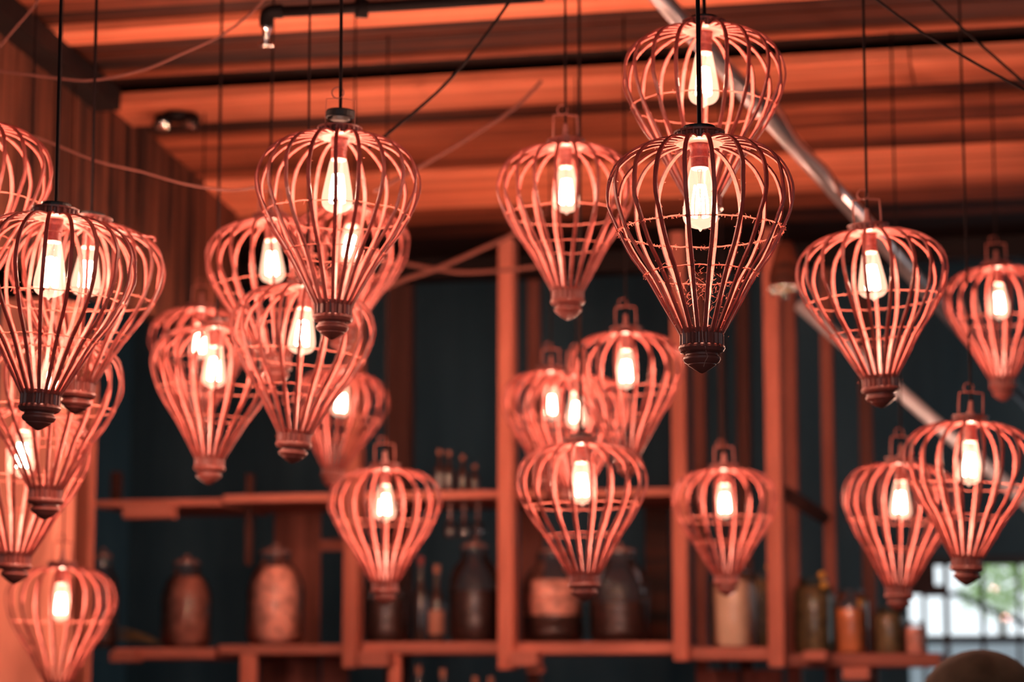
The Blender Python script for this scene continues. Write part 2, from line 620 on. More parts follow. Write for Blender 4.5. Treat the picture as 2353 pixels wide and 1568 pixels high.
# outside: pale ground, low garden wall, a shrub
g = box('ground', (16, 12, 0.1), (2.0, YB + 6.2, -0.05), 'concrete')
tag(g, kind='structure')
gw_top = at_y(2230, 1474, 17.0)
gw = box('wall_garden', (8, 0.2, gw_top.z), (gw_top.x, 17.0, gw_top.z / 2), 'concrete')
tag(gw, kind='structure')
rs = random.Random(11)
sh_c = at_y(2300, 1340, 18.2)
shrub = empty('garden_shrub', (sh_c.x, 18.2, 0))
tag(shrub, 'pale green leafy shrub outside the far barred window', 'shrub')
tube('stem', [(0, 0, 0), (0.02, 0, 0.8), (0, 0.03, sh_c.z - 0.2)], [0.05, 0.04, 0.03], 'bark', shrub)
lv, lf = [], []
for k in range(700):
    d = Vector((rs.gauss(0, 1), rs.gauss(0, 1), rs.gauss(0, 1))).normalized() * rs.uniform(0.15, 1) ** 0.5
    c = Vector((d.x * 0.34, d.y * 0.34, sh_c.z + d.z * 0.28))
    a = Vector((rs.uniform(-1, 1), rs.uniform(-1, 1), rs.uniform(-1, 1))).normalized()
    b = a.cross(Vector((rs.uniform(-1, 1), rs.uniform(-1, 1), rs.uniform(-1, 1)))).normalized()
    n = len(lv)
    lv += [c - a * .035, c + b * .014, c + a * .035, c - b * .014]
    lf.append((n, n + 1, n + 2, n + 3))
fo = link('foliage', mesh_from('foliage', lv, lf, 'leaf'), shrub)
tag(fo, kind='stuff')
cb = [at_y(px, py, 14.6) for px, py in ((2120, 1366), (2182, 1366), (2212, 1370), (2255, 1392), (2300, 1412), (2353, 1432), (2420, 1460))]
tag(tube('outdoor_cable', spline(cb, 5), 0.017, 'window_bar'), 'thick dark cable slanting outside the far window', 'cable')

# --- left partition: upright planks hung from the ceiling above an opening
part_bot = EYE + 1.28
part = box('wall_left', (0.05, 8.6 - YF, 0.10), (XL - 0.045, (8.6 + YF) / 2, part_bot + 0.05), 'board_dark')
tag(part, 'dark upright plank partition over the left opening', kind='structure')
y = 4.2
rp = random.Random(5)
while y < 8.55:
    w = rp.uniform(0.11, 0.19)
    zt = ceil_z(y) + 0.02
    v, f = box_geo(0.03, w - 0.006, zt - part_bot)
    o = link('wall_plank', mesh_from('wall_plank', v, f, 'wall_plank'), part)
    o.location = Vector((XL + rp.uniform(-0.006, 0.010), y + w / 2, (zt + part_bot) / 2)) - part.location
    y += w
bk = box('wall_left_near', (0.05, 6.6, 2.5), (XL - 0.03, 0.85, 3.4), 'board_dark')
tag(bk, kind='structure')


# dark beam where the partition meets the ceiling boards
by_ = at_ceil(1000, 172).y
bl_ = 6.0
beam = box('trim_2', (0.09, bl_, 0.07), (XL + 0.066, by_ - bl_ / 2, ceil_z(by_ - bl_ / 2) - 0.030), 'board_black', rot=(-slope, 0, 0))
tag(beam, 'dark beam along the top of the plank partition', kind='structure')


# --- posts of the left opening
def pillar(name, px, d, w, mat, label, top):
    p = at_depth(px, 1400, d)
    o = box(name, (w, w * 0.8, top), (p.x, p.y, top / 2), mat, bev=0.006)
    tag(o, label, 'post')
    return o


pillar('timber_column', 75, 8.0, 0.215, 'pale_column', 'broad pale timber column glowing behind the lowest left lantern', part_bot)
pillar('timber_post', 190, 8.75, 0.062, 'post_wood', 'slim brown timber post right of the broad pale column', part_bot)

# ================================================================== SHELF RACK
rack = empty('shelf_rack', (at_y(1165, 1500, Y_RACK).x, Y_RACK, 0))
tag(rack, 'tall open timber shelf rack holding glass jars along the back', 'shelf')
RL = rack.location.copy()


def rbox(name, size, c, mat, rot=(0, 0, 0), bev=0.004):
    o = box(name, size, (0, 0, 0), mat, rack, rot, bev)
    o.location = Vector(c) - RL
    return o


POST_BOT = at_y(1165, 1538, Y_RACK).z
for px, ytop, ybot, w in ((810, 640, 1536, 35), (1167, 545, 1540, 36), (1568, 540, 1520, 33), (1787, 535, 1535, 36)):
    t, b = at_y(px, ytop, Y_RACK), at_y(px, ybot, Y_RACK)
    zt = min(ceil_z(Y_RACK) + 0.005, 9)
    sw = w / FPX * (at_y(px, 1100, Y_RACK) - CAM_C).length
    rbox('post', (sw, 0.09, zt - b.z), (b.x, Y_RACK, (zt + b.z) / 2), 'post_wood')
Y2 = 9.95
for px, ytop, w, mt in ((1229, 600, 27, 'post_part_shaded'), (1616, 600, 27, 'post_part_shaded'), (1827, 545, 31, 'post_part_shaded'), (1914, 600, 27, 'post_part_shaded'),
                        (917, 600, 57, 'post_shaded'), (1718, 600, 30, 'post_shaded'), (1668, 600, 12, 'post_shaded'), (2003, 600, 30, 'post_shaded')):
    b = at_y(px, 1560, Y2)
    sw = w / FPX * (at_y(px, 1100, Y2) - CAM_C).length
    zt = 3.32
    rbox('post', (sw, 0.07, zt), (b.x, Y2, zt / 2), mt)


def shelf(px0, px1, ytop, thick_px, y0=Y_RACK + 0.02, depth=0.62, mat='shelf_wood', name='shelf_board'):
    a, b = at_y(px0, ytop, y0), at_y(px1, ytop, y0)
    dist = ((a + b) / 2 - CAM_C).length
    th = thick_px / FPX * dist
    zt = (a.z + b.z) / 2
    rbox(name, (b.x - a.x, depth, th), ((a.x + b.x) / 2, y0 + depth / 2, zt - th / 2), mat)
    return zt


UZ = shelf(512, 1155, 1132, 18)
shelf(216, 506, 1148, 16)
shelf(1180, 1556, 1124, 18)
LZ = shelf(500, 812, 1482, 22)
shelf(262, 490, 1490, 24)
LZ2 = shelf(832, 1150, 1476, 27)
LZ3 = shelf(1180, 1556, 1476, 27)
LZ4 = shelf(1580, 1772, 1488, 28)
LZ5 = shelf(1800, 2160, 1502, 30)
# short bearers under the shelves
for px, py, wpx, hpx, dep in ((345, 1160, 112, 32, 0.10), (866, 1498, 70, 34, 0.12), (1210, 1498, 62, 34, 0.12), (1876, 1496, 52, 24, 0.12), (1970, 1535, 60, 28, 0.12), (290, 1498, 60, 24, 0.1)):
    p = at_y(px, py + hpx / 2, Y_RACK - 0.03)
    k = (p - CAM_C).length / FPX
    rbox('bearer', (wpx * k, dep, hpx * k), (p.x, Y_RACK - 0.03, p.z), 'shelf_wood')
for px, py0, py1, wpx in ((897, 1505, 1600, 26), (1222, 1530, 1548, 40), (560, 1500, 1620, 36)):
    a, b = at_y(px, py0, Y_RACK - 0.02), at_y(px, py1, Y_RACK - 0.02)
    k = (a - CAM_C).length / FPX
    rbox('strut', (wpx * k, 0.05, a.z - b.z), (a.x, Y_RACK + 0.05, (a.z + b.z) / 2), 'post_wood')
# upper uprights on the left end
for px, py0, py1, wpx, mt in ((268, 1085, 1150, 22, 'post_shaded'), (575, 1090, 1300, 14, 'post_shaded')):
    a, b = at_y(px, py0, Y_RACK + 0.3), at_y(px, py1, Y_RACK + 0.3)
    k = (a - CAM_C).length / FPX
    rbox('upright', (wpx * k, 0.04, a.z - b.z), (a.x, Y_RACK + 0.3, (a.z + b.z) / 2), mt)
# back planks behind the jars
for px0, px1, py0, py1, mt in ((632, 662, 1165, 1700, 'post_part_shaded'), (664, 698, 1165, 1700, 'post_part_shaded'), (700, 732, 1165, 1700, 'post_part_shaded'), (736, 800, 1240, 1266, 'post_part_shaded'),
                               (1195, 1250, 1150, 1500, 'post_part_shaded'), (1482, 1540, 1150, 1500, 'board_dark'), (600, 630, 1510, 1700, 'post_part_shaded'),
                               (740, 800, 1510, 1700, 'post_part_shaded'), (1600, 1700, 1540, 1700, 'post_part_shaded'), (1705, 1800, 1540, 1700, 'post_part_shaded')):
    yy = Y2 - 0.05
    a, b = at_y(px0, py0, yy), at_y(px1, py1, yy)
    rbox('back_plank', (b.x - a.x, 0.02, abs(a.z - b.z)), ((a.x + b.x) / 2, yy, (a.z + b.z) / 2), mt)
# slanting brace on the right
a, b = at_y(1795, 1128, Y_RACK + 0.06), at_y(1895, 1190, Y_RACK + 0.45)
v, f = tube_geo([a - RL, b - RL], 0.032, 4)
link('brace', mesh_from('brace', v, f, 'post_shaded'), rack)

# long thin rail in the dark beyond the ceiling
a, b = at_y(2020, 551, 11.0), at_y(2600, 545, 11.0)
tag(tube('timber_rail', [a, b], 0.018, 'board_mid', n=6), 'thin brown rail high in the dark behind the right lanterns', 'rail')


# ------------------------------------------------------------------ jars
def jar(px, z, wpx, top_py, contents, label, yy=Y_RACK + 0.18, fill=0.75, style='barrel', glass='jar_glass', group='big glass jars on the shelf rack', lid=True, fill0=0.0, second=None):
    p = at_y(px, 1478, yy)
    k = (p - CAM_C).length / FPX
    R = wpx * k / 2
    top = at_y(px, top_py, yy).z
    H = top - z
    t = empty('glass_jar', (p.x, yy, z + 0.001))
    tag(t, label, 'jar', group)
    hl = H * 0.10
    hb = H - hl
    if style == 'barrel':
        prof = [(0.52, 1.0), (0.54, 0.96), (0.50, 0.93), (0.56, 0.88), (0.80, 0.80), (0.95, 0.68), (1.0, 0.55)]
        z_ = 0.55
        for q in range(6):     # moulded ribs in the lower half
            z_ -= 0.03
            prof.append((1.0, z_))
            z_ -= 0.025
            prof.append((0.965, z_))
            z_ -= 0.025
            prof.append((0.985 - 0.012 * q, z_))
        prof += [(0.86, 0.02), (0.80, 0.0), (0, 0)]
    else:
        prof = [(0.70, 1.0), (0.72, 0.97), (0.68, 0.94), (0.78, 0.90), (0.96, 0.84), (1.0, 0.78), (1.0, 0.06), (0.95, 0.01), (0.9, 0), (0, 0)]
    lathe('jar_body', [(r * R, q * hb) for r, q in prof], glass, t, n=28)
    # contents follow the inside of the glass
    def r_at(q):
        for (r0, z0), (r1, z1) in zip(prof[:-1], prof[1:]):
            if z1 <= q <= z0 and z0 != z1:
                return r0 + (r1 - r0) * (z0 - q) / (z0 - z1)
        return prof[-2][0]
    def fillmesh(q0, q1, mt, nm):
        pr = [(0, q1 * hb)]
        n_ = 9
        for i in range(n_ + 1):
            q = q1 + (q0 - q1) * i / n_
            pr.append((r_at(min(max(q, 0.021), .99)) * R * 0.95 - 0.002, q * hb))
        pr.append((0, q0 * hb))
        lathe(nm, pr, mt, t, n=20)
    if second:
        fillmesh(0.015, fill0, second, 'contents')
        fillmesh(fill0 + 0.002, fill, contents, 'contents')
    elif contents:
        fillmesh(0.015, fill, contents, 'contents')
    if lid:
        rl = prof[0][0] * R
        ld = lathe('lid', [(rl * 0.35, hl * 0.55), (rl * 0.8, hl * 0.4), (rl * 1.06, hl * 0.12), (rl * 1.06, 0.0), (rl * 0.9, -0.004), (0, -0.004)], 'lid_glass', t, (0, 0, hb + 0.0045), n=20)
        lathe('knob', [(0, hl * 1.0), (rl * 0.2, hl * 0.95), (rl * 0.28, hl * 0.78), (rl * 0.2, hl * 0.62), (rl * 0.18, hl * 0.5)], 'lid_glass', ld, n=12)
    return t


jar(232, at_y(300, 1490, Y_RACK + .02).z, 78, 1262, 'contents_dark', 'dim dark glass jar at the far left end of the lower shelf', fill=0.4)
jar(426, at_y(300, 1490, Y_RACK + .02).z, 116, 1278, 'contents_dim', 'dusky brownish filled jar, left of the brightest mottled jar', fill=0.86)
jar(631, LZ, 132, 1252, 'contents_pale', 'brightest glass jar packed to the neck with mottled pale pieces', fill=0.86)
jar(886, LZ2, 100, 1262, 'contents_dark', 'dark ribbed jar half hidden below the lantern left of the tall post', fill=0.5)
jar(1091, LZ2, 120, 1238, 'contents_dark', 'dark glass jar with a round glinting lid knob, left of tall post', fill=0.55)
jar(1272, LZ3, 145, 1252, 'contents_pale', 'wide jar with pale upper and dark lower contents, right of tall post', fill=0.70, fill0=0.30, second='contents_dark')
jar(1424, LZ3, 142, 1250, 'contents_dark', 'wide dark jar with orange glints beside the two-tone jar', fill=0.45)
jar(1686, LZ4, 104, 1290, 'contents_cream', 'straight glowing cream jar between the two right posts', fill=0.85, style='straight', lid=False, yy=Y_RACK + 0.11)
jar(1752, LZ4, 60, 1300, 'contents_green', 'narrow greenish jar squeezed beside the glowing cream jar', yy=Y_RACK + 0.42, fill=0.9, style='straight', glass='green_glass', lid=False)
jar(1872, LZ5, 92, 1312, 'contents_green', 'dark green jar right of the double posts', yy=Y_RACK + 0.34, fill=0.9, style='straight', glass='green_glass', lid=False)
jar(1957, LZ5, 76, 1340, 'contents_orange', 'tall jar of orange contents on the right shelf', fill=0.7, style='straight', lid=False)
jar(2045, LZ5, 70, 1385, 'contents_green', 'olive tinted jar between the orange jar and the far window', fill=0.85, style='straight', glass='green_glass', lid=False)
jar(2105, LZ5, 52, 1420, 'contents_pale', 'small pinkish jar at the right shelf end by the window', fill=0.8, style='straight', lid=False)

# yellow fruits resting on the jars to the right
for i, (px, py, lab) in enumerate(((1768, 1304, 'small yellow fruit atop the narrow greenish jar'), (1888, 1322, 'small yellow fruit on the dark green jar, upper one'),
                                   (1893, 1345, 'small yellow fruit on the dark green jar, lower one'), (1978, 1386, 'small yellow fruit on the right rim of the orange jar'))):
    p = at_y(px, py, Y_RACK + 0.22)
    o = lathe('yellow_fruit', [(0, 0.016), (0.010, 0.013), (0.016, 0.004), (0.016, -0.004), (0.010, -0.013), (0, -0.016)], 'yellow_fruit', None, p, n=12)
    tag(o, lab, 'fruit', 'yellow fruits on the right jars')


# ------------------------------------------------------------------ bottles and glasses
def bottle(px, z, top_py, wpx, label, yy, group, body='bottle_glass', cap='bottle_label', lab=True):
    p = at_y(px, 1470, yy)
    k = (p - CAM_C).length / FPX
    R = wpx * k / 2
    H = at_y(px, top_py, yy).z - z
    t = empty('bottle', (p.x, yy, z + 0.001))
    tag(t, label, 'bottle', group)
    lathe('bottle_body', [(R * .36, H * .95), (R * .34, H * .72), (R * .55, H * .66), (R * .95, H * .56), (R, H * .5), (R, H * .03), (R * .92, 0), (0, 0)], body, t, n=16)
    lathe('cap', [(0, H), (R * .42, H), (R * .42, H * .90), (R * .36, H * .90)], cap, t, n=12)
    if lab:
        lathe('paper_label', [(R * 1.012, H * .42), (R * 1.02, H * .415), (R * 1.02, H * .12), (R * 1.012, H * .115)], 'bottle_label', t, n=16)
    return t


bottle(966, LZ2, 1280, 34, 'dark bottle with red cap beside the dark ribbed jar', Y_RACK + 0.42, 'bottles on the lower shelf', cap='red_cap', lab=False)
bottle(1003, LZ2, 1300, 38, 'dark bottle with tan paper label on the lower shelf', Y_RACK + 0.36, 'bottles on the lower shelf')
for px, tp, lab in ((1008, 1035, 'leftmost dim bottle on the upper shelf'), (1030, 1038, 'second dim bottle from the left on the upper shelf'),
                    (1062, 1048, 'brightest capped bottle on the upper shelf, third from left'), (1090, 1070, 'low dim bottle on the upper shelf nearest the tall post')):
    bottle(px, UZ, tp, 26, lab, Y_RACK + 0.3, 'bottles on the upper shelf', lab=False)
# wine glasses hanging upside down under the upper shelf
for px, lab in ((1034, 'leftmost wine glass hanging under the upper shelf'), (1066, 'middle wine glass hanging under the upper shelf'), (1098, 'rightmost wine glass hanging under the upper shelf')):
    yy = Y_RACK + 0.12
    p = at_y(px, 1160, yy)
    t = empty('wine_glass', (p.x, yy, UZ - 0.04))
    tag(t, lab, 'glass', 'wine glasses under the upper shelf')
    lathe('foot', [(0, 0.0), (0.024, -0.001), (0.024, -0.004), (0.006, -0.010)], 'lid_glass', t, n=16)
    lathe('glass_stem', [(0.005, -0.008), (0.004, -0.06), (0.007, -0.072)], 'lid_glass', t, n=8)
    lathe('bowl', [(0.006, -0.070), (0.017, -0.082), (0.024, -0.100), (0.0235, -0.125), (0.019, -0.140), (0.018, -0.140), (0.022, -0.124), (0.0225, -0.100), (0.016, -0.085), (0.0, -0.074)], 'jar_glass', t, n=16)
# a lower shelf with bottles whose tops reach into the frame
z3 = 1.10
rbox('shelf_board', (4.6, 0.55, 0.03), (at_y(1200, 1500, Y_RACK).x, Y_RACK + 0.3, z3 - 0.015), 'shelf_wood')
for i, (px, tp, lab) in enumerate(((918, 1538, 'bottle with orange top under the shelf, beside the bracket strut'), (962, 1530, 'tallest bottle top under the lower shelf beside the strut'),
                                   (1018, 1538, 'bottle top midway under the lower shelf left of tall post'), (1092, 1556, 'low bottle top under the shelf left of the tall post'),
                                   (1128, 1556, 'bottle top under the shelf right beside the tall post'))):
    bottle(px, z3, tp, 34, lab, Y_RACK + 0.2, 'bottles under the lower shelf', lab=True)

# leaning basket-like green bundle at left of the lower shelf
a = at_y(330, 1478, Y_RACK + 0.3)
t = empty('leaf_bundle', (a.x, Y_RACK + 0.3, at_y(300, 1490, Y_RACK + .02).z + 0.002))
tag(t, 'small dull green leaf bundle lying left of the brownish jar', 'leaves')
rl = random.Random(2)
for i in range(9):
    an = rl.uniform(-0.9, 0.5)
    l = rl.uniform(0.10, 0.19)
    yo = rl.uniform(-0.03, 0.03)
    pts = [Vector((0.10 - math.cos(an * .3) * q * l * 1.3, yo, 0.012 + l * 0.75 * math.sin(0.3 + .5 * (i / 9)) * q * (1.25 - .4 * q))) for q in (0, .33, .66, 1)]
    ws = (0.004, 0.016, 0.013, 0.001)
    v, f = [], []
    for q, w in zip(pts, ws):
        v += [q + Vector((0, -w, w * .4)), q + Vector((0, w, w * .4)), q + Vector((0, 0, -0.003))]
    for s in range(3):
        for c in range(3):
            c2 = (c + 1) % 3
            f.append((s * 3 + c, s * 3 + c2, s * 3 + 3 + c2, s * 3 + 3 + c))
    link('leaf', mesh_from('leaf', v, f, 'contents_green', True), t)

# ================================================================== LANTERNS
R0 = 0.168
PROFILE = [(0.038, 0.003), (0.060, 0.002), (0.085, -0.001), (0.113, -0.010), (0.138, -0.025), (0.156, -0.045), (0.1665, -0.070), (0.1690, -0.093), (0.1665, -0.119), (0.1575, -0.146), (0.147, -0.171), (0.126, -0.206), (0.101, -0.243), (0.070, -0.296), (0.0385, -0.352)]


def prof_r(z):
    for (r0, z0), (r1, z1) in zip(PROFILE[:-1], PROFILE[1:]):
        if z1 <= z <= z0:
            return r0 + (r1 - r0) * (z0 - z) / (z0 - z1)
    return 0.05


def rib_mesh(seed, shift=0.0):
    rr = random.Random(seed)
    pts = spline([(r + (rr.uniform(-0.002, 0.002) if 0 < i < 14 else 0), 0.0, z) for i, (r, z) in enumerate(PROFILE)], 2)
    ph = rr.uniform(0, 6)
    amp = rr.uniform(0.0005, 0.003)
    v, f = [], []
    for i, p in enumerate(pts):
        t = (pts[min(i + 1, len(pts) - 1)] - pts[max(i - 1, 0)]).normalized()
        nrm = Vector((-t.z, 0, t.x)) * -1
        q = i / (len(pts) - 1)
        p = Vector((p.x, amp * math.sin(ph + q * 7) * math.sin(math.pi * q), p.z))
        w = 0.0039 - 0.0010 * abs(q - 0.45)
        th = 0.0019
        for a, b in ((-w, -th), (w, -th), (w, th), (-w, th)):
            v.append(p + Vector((0, 1, 0)) * a + nrm * b)
    n = len(pts)
    for i in range(n - 1):
        for k in range(4):
            k2 = (k + 1) % 4
            f.append((i * 4 + k, i * 4 + k2, i * 4 + 4 + k2, i * 4 + 4 + k))
    f.append((3, 2, 1, 0))
    f.append(tuple((n - 1) * 4 + k for k in range(4)))
    me = mesh_from('rib', v, f, 'rattan', True)
    me.set_sharp_from_angle(angle=math.radians(50))
    return me


RIBS = [rib_mesh(s) for s in range(6)]
N_RIB = 20


def ribbon_geo(path, dirs, w):
    v, f = [], []
    for p, d in zip(path, dirs):
        v += [p - d * w, p + d * w]
    for i in range(len(path) - 1):
        f.append((2 * i, 2 * i + 1, 2 * i + 3, 2 * i + 2))
    return v, f


def hoop_mesh(z, seed):
    rr = random.Random(seed)
    r = prof_r(z) - 0.0005
    n = 60
    path = []
    for k in range(n):
        a = 2 * math.pi * k / n
        path.append(Vector(((r + 0.0025 * math.cos(a * N_RIB / 2)) * math.cos(a), (r + 0.0025 * math.cos(a * N_RIB / 2)) * math.sin(a), z + rr.uniform(-0.0012, 0.0012))))
    loop = path + [path[0]]
    rad_d = [Vector((p.x, p.y, 0)).normalized() for p in loop]
    parts = [ribbon_geo(loop, [Vector((0, 0, 1))] * len(loop), 0.0012), ribbon_geo(loop, rad_d, 0.0011)]
    for k in range(N_RIB):     # small knots where the twine crosses a rib
        a = 2 * math.pi * k / N_RIB
        c = Vector((r * math.cos(a), r * math.sin(a), z))
        parts.append(tube_geo([c + Vector((math.cos(a), math.sin(a), 0)) * q for q in (-0.004, 0.0, 0.004)], [0.001, 0.0042, 0.001], 5))
    v, f = join_geo(*parts)
    return mesh_from('hoop', v, f, 'twine')


HOOPS = [hoop_mesh(-0.163, 1), hoop_mesh(-0.243, 2)]


def gear_mesh(name, r_out, r_in, z0, z1, teeth, mat, hole=0.0):
    v, f = [], []
    n = teeth * 4
    for z, s in ((z0, 1.0), (z1, 1.0)):
        for k in range(n):
            r = r_out if (k % 4) in (0, 1) else r_in
            a = 2 * math.pi * k / n
            v.append((r * s * math.cos(a), r * s * math.sin(a), z))
    for k in range(n):
        k2 = (k + 1) % n
        f.append((k, n + k, n + k2, k2))
    f.append(tuple(range(n)))
    f.append(tuple(reversed(range(n, 2 * n))))
    return mesh_from(name, v, f, mat)


me_top = mesh_from('top_ring', *join_geo(*[((lambda q: ([tuple(c.co) for c in q.vertices], [tuple(p.vertices) for p in q.polygons]))(gear_mesh('g', 0.045, 0.0395, 0.018, 0.006, 22, None))),
                                           lathe_geo([(0.047, 0.022), (0.047, 0.018), (0.036, 0.018)], 32), lathe_geo([(0.047, 0.006), (0.0475, 0.003), (0.042, -0.001), (0.03, -0.001)], 32)]), 'turned_wood')
me_col = mesh_from('bottom_collar', *join_geo(*[((lambda q: ([tuple(c.co) for c in q.vertices], [tuple(p.vertices) for p in q.polygons]))(gear_mesh('g', 0.040, 0.0355, -0.362, -0.391, 20, None))),
                                                lathe_geo([(0.0375, -0.390), (0.0415, -0.393), (0.0425, -0.397), (0.039, -0.403), (0.033, -0.406)], 32)]), 'turned_wood')
v, f = lathe_geo([(0.029, -0.405), (0.0295, -0.410), (0.0335, -0.413), (0.034, -0.417), (0.031, -0.422), (0.0255, -0.425), (0.025, -0.427), (0.015, -0.434), (0.005, -0.440), (0, -0.4415)], 28)
me_fin = mesh_from('finial', v, f, 'turned_wood', True)
me_fin.set_sharp_from_angle(angle=math.radians(35))
v, f = lathe_geo([(0.011, 0.024), (0.016, 0.018), (0.0175, 0.004), (0.0175, -0.012), (0.0165, -0.014), (0.0172, -0.026), (0.0158, -0.028), (0.0165, -0.045), (0.014, -0.048)], 20)
me_sock = mesh_from('socket', v, f, 'socket_metal', True)
me_sock.set_sharp_from_angle(angle=math.radians(30))
bp = spline([(0.0150, -0.044), (0.0180, -0.050), (0.0208, -0.063), (0.0255, -0.088), (0.0298, -0.111), (0.0320, -0.128), (0.0308, -0.141), (0.0245, -0.1505), (0.0130, -0.1560), (0.0045, -0.1580), (0.0022, -0.1615), (0.0001, -0.1635)], 3)
v, f = lathe_geo([(max(p.x, 0.0001), p.y) for p in bp], 24, closed=False)
me_bulb = mesh_from('bulb', v, f, 'bulb_glass', True)
fil = []
NF = 8
for k in range(NF):
    a = 2 * math.pi * k / NF + 0.3
    c, s_ = math.cos(a), math.sin(a)
    fil.append(tube_geo([(0.010 * c, 0.010 * s_, -0.078), (0.0145 * c, 0.0145 * s_, -0.106), (0.0155 * c, 0.0155 * s_, -0.135)], 0.0021, 5))
    a2 = 2 * math.pi * (k + 1) / NF + 0.3
    zz = -0.078 if k % 2 else -0.135
    rr_ = 0.010 if k % 2 else 0.0155
    fil.append(tube_geo([(rr_ * c, rr_ * s_, zz), (rr_ * math.cos(a2), rr_ * math.sin(a2), zz)], 0.0015, 4))
me_fil = mesh_from('filament', *join_geo(*fil), 'filament', True)
me_stem = mesh_from('stem', *tube_geo([(0, 0, -0.046), (0, 0, -0.068), (0, 0, -0.126)], [0.005, 0.0022, 0.0012], 6), 'clear_cup', True)
# wire hanger: a rectangular loop standing on the cap, with a ring above
hw, hz = 0.030, 0.082
me_brk = mesh_from('hanger_wire', *join_geo(tube_geo([(-hw, 0, 0.018), (-hw - .001, 0, 0.05), (-hw, 0, hz), (0, 0, hz + .003), (hw, 0, hz), (hw + .001, 0, 0.05), (hw, 0, 0.018)], 0.0024, 5)), 'wire', True)
me_brk2 = mesh_from('hanger_wire', *join_geo(tube_geo([(-hw, 0, 0.018), (-hw - .001, 0, 0.05), (-hw, 0, hz), (0, 0, hz + .003), (hw, 0, hz), (hw + .001, 0, 0.05), (hw, 0, 0.018)], 0.0008, 5)), 'wire', True)
me_ring = mesh_from('hanger_ring', *tube_geo([(0.0125 * math.cos(2 * math.pi * k / 20) - 0.007, 0.003 * math.sin(2 * math.pi * k / 20), hz + 0.014 + 0.0125 * math.sin(2 * math.pi * k / 20)) for k in range(21)], 0.0015, 5, caps=False), 'wire', True)
me_neck = mesh_from('cord_grip', *lathe_geo([(0.004, 0.062), (0.006, 0.058), (0.007, 0.036), (0.011, 0.030), (0.011, 0.020)], 12), 'socket_metal', True)
me_cap = mesh_from('socket_cap', *lathe_geo([(0.012, 0.060), (0.029, 0.058), (0.030, 0.055), (0.030, 0.043), (0.028, 0.041), (0.01, 0.041)], 24), 'black_rubber')
me_cup = mesh_from('socket_cup', *lathe_geo([(0.0275, 0.041), (0.026, 0.034), (0.0275, 0.026), (0.0285, 0.019)], 20, closed=False), 'clear_cup', True)


def fibre_mesh(seed, n_h, n_r):
    """frayed twine and dust threads"""
    rr = random.Random(seed)
    parts = []
    def strand(p, out, ln):
        d = (out * rr.uniform(0.2, 1) + Vector((rr.uniform(-1, 1), rr.uniform(-1, 1), rr.uniform(-1.4, 0.9)))).normalized()
        e = Vector((rr.uniform(-1, 1), rr.uniform(-1, 1), rr.uniform(-1, 0.4))).normalized()
        parts.append(ribbon_geo([p, p + d * ln * 0.5, p + d * ln * 0.7 + e * ln * 0.4], [d.cross(e).normalized()] * 3, 0.0004))
    for i in range(n_h):
        z = rr.choice((-0.163, -0.163, -0.243))
        a = rr.uniform(0, 6.283)
        r = prof_r(z)
        o = Vector((math.cos(a), math.sin(a), 0))
        strand(o * r + Vector((0, 0, z)), o * 0.3, rr.uniform(0.003, 0.010))
    for i in range(n_r):
        z = -rr.uniform(0.01, 0.36)
        a = 2 * math.pi * rr.randrange(N_RIB) / N_RIB
        r = prof_r(z)
        o = Vector((math.cos(a), math.sin(a), 0))
        tn = Vector((-math.sin(a), math.cos(a), 0)) * rr.choice((-1, 1))
        strand(o * r + tn * 0.0036 + Vector((0, 0, z)), tn, rr.uniform(0.002, 0.006))
    for i in range(n_h // 14):   # longer curling threads in the lower cage
        a, rad = rr.uniform(0, 6.283), rr.uniform(0.01, 0.08)
        p = Vector((rad * math.cos(a), rad * math.sin(a), -rr.uniform(0.24, 0.30)))
        path = [p]
        for s in range(5):
            p = p + Vector((rr.uniform(-1, 1), rr.uniform(-1, 1), rr.uniform(-1, .8))) * 0.008
            path.append(p)
        parts.append(ribbon_geo(path, [Vector((0.7, 0.7, 0.1))] * len(path), 0.0004))
    v, f = join_geo(*parts)
    return mesh_from('twine_fibres', v, f, 'twine')


FIB_HI = fibre_mesh(1, 800, 600)
FIB_LO = fibre_mesh(2, 240, 200)

back_dir = Vector((math.sin(YAW), -math.cos(YAW), 0))      # horizontal, towards the camera

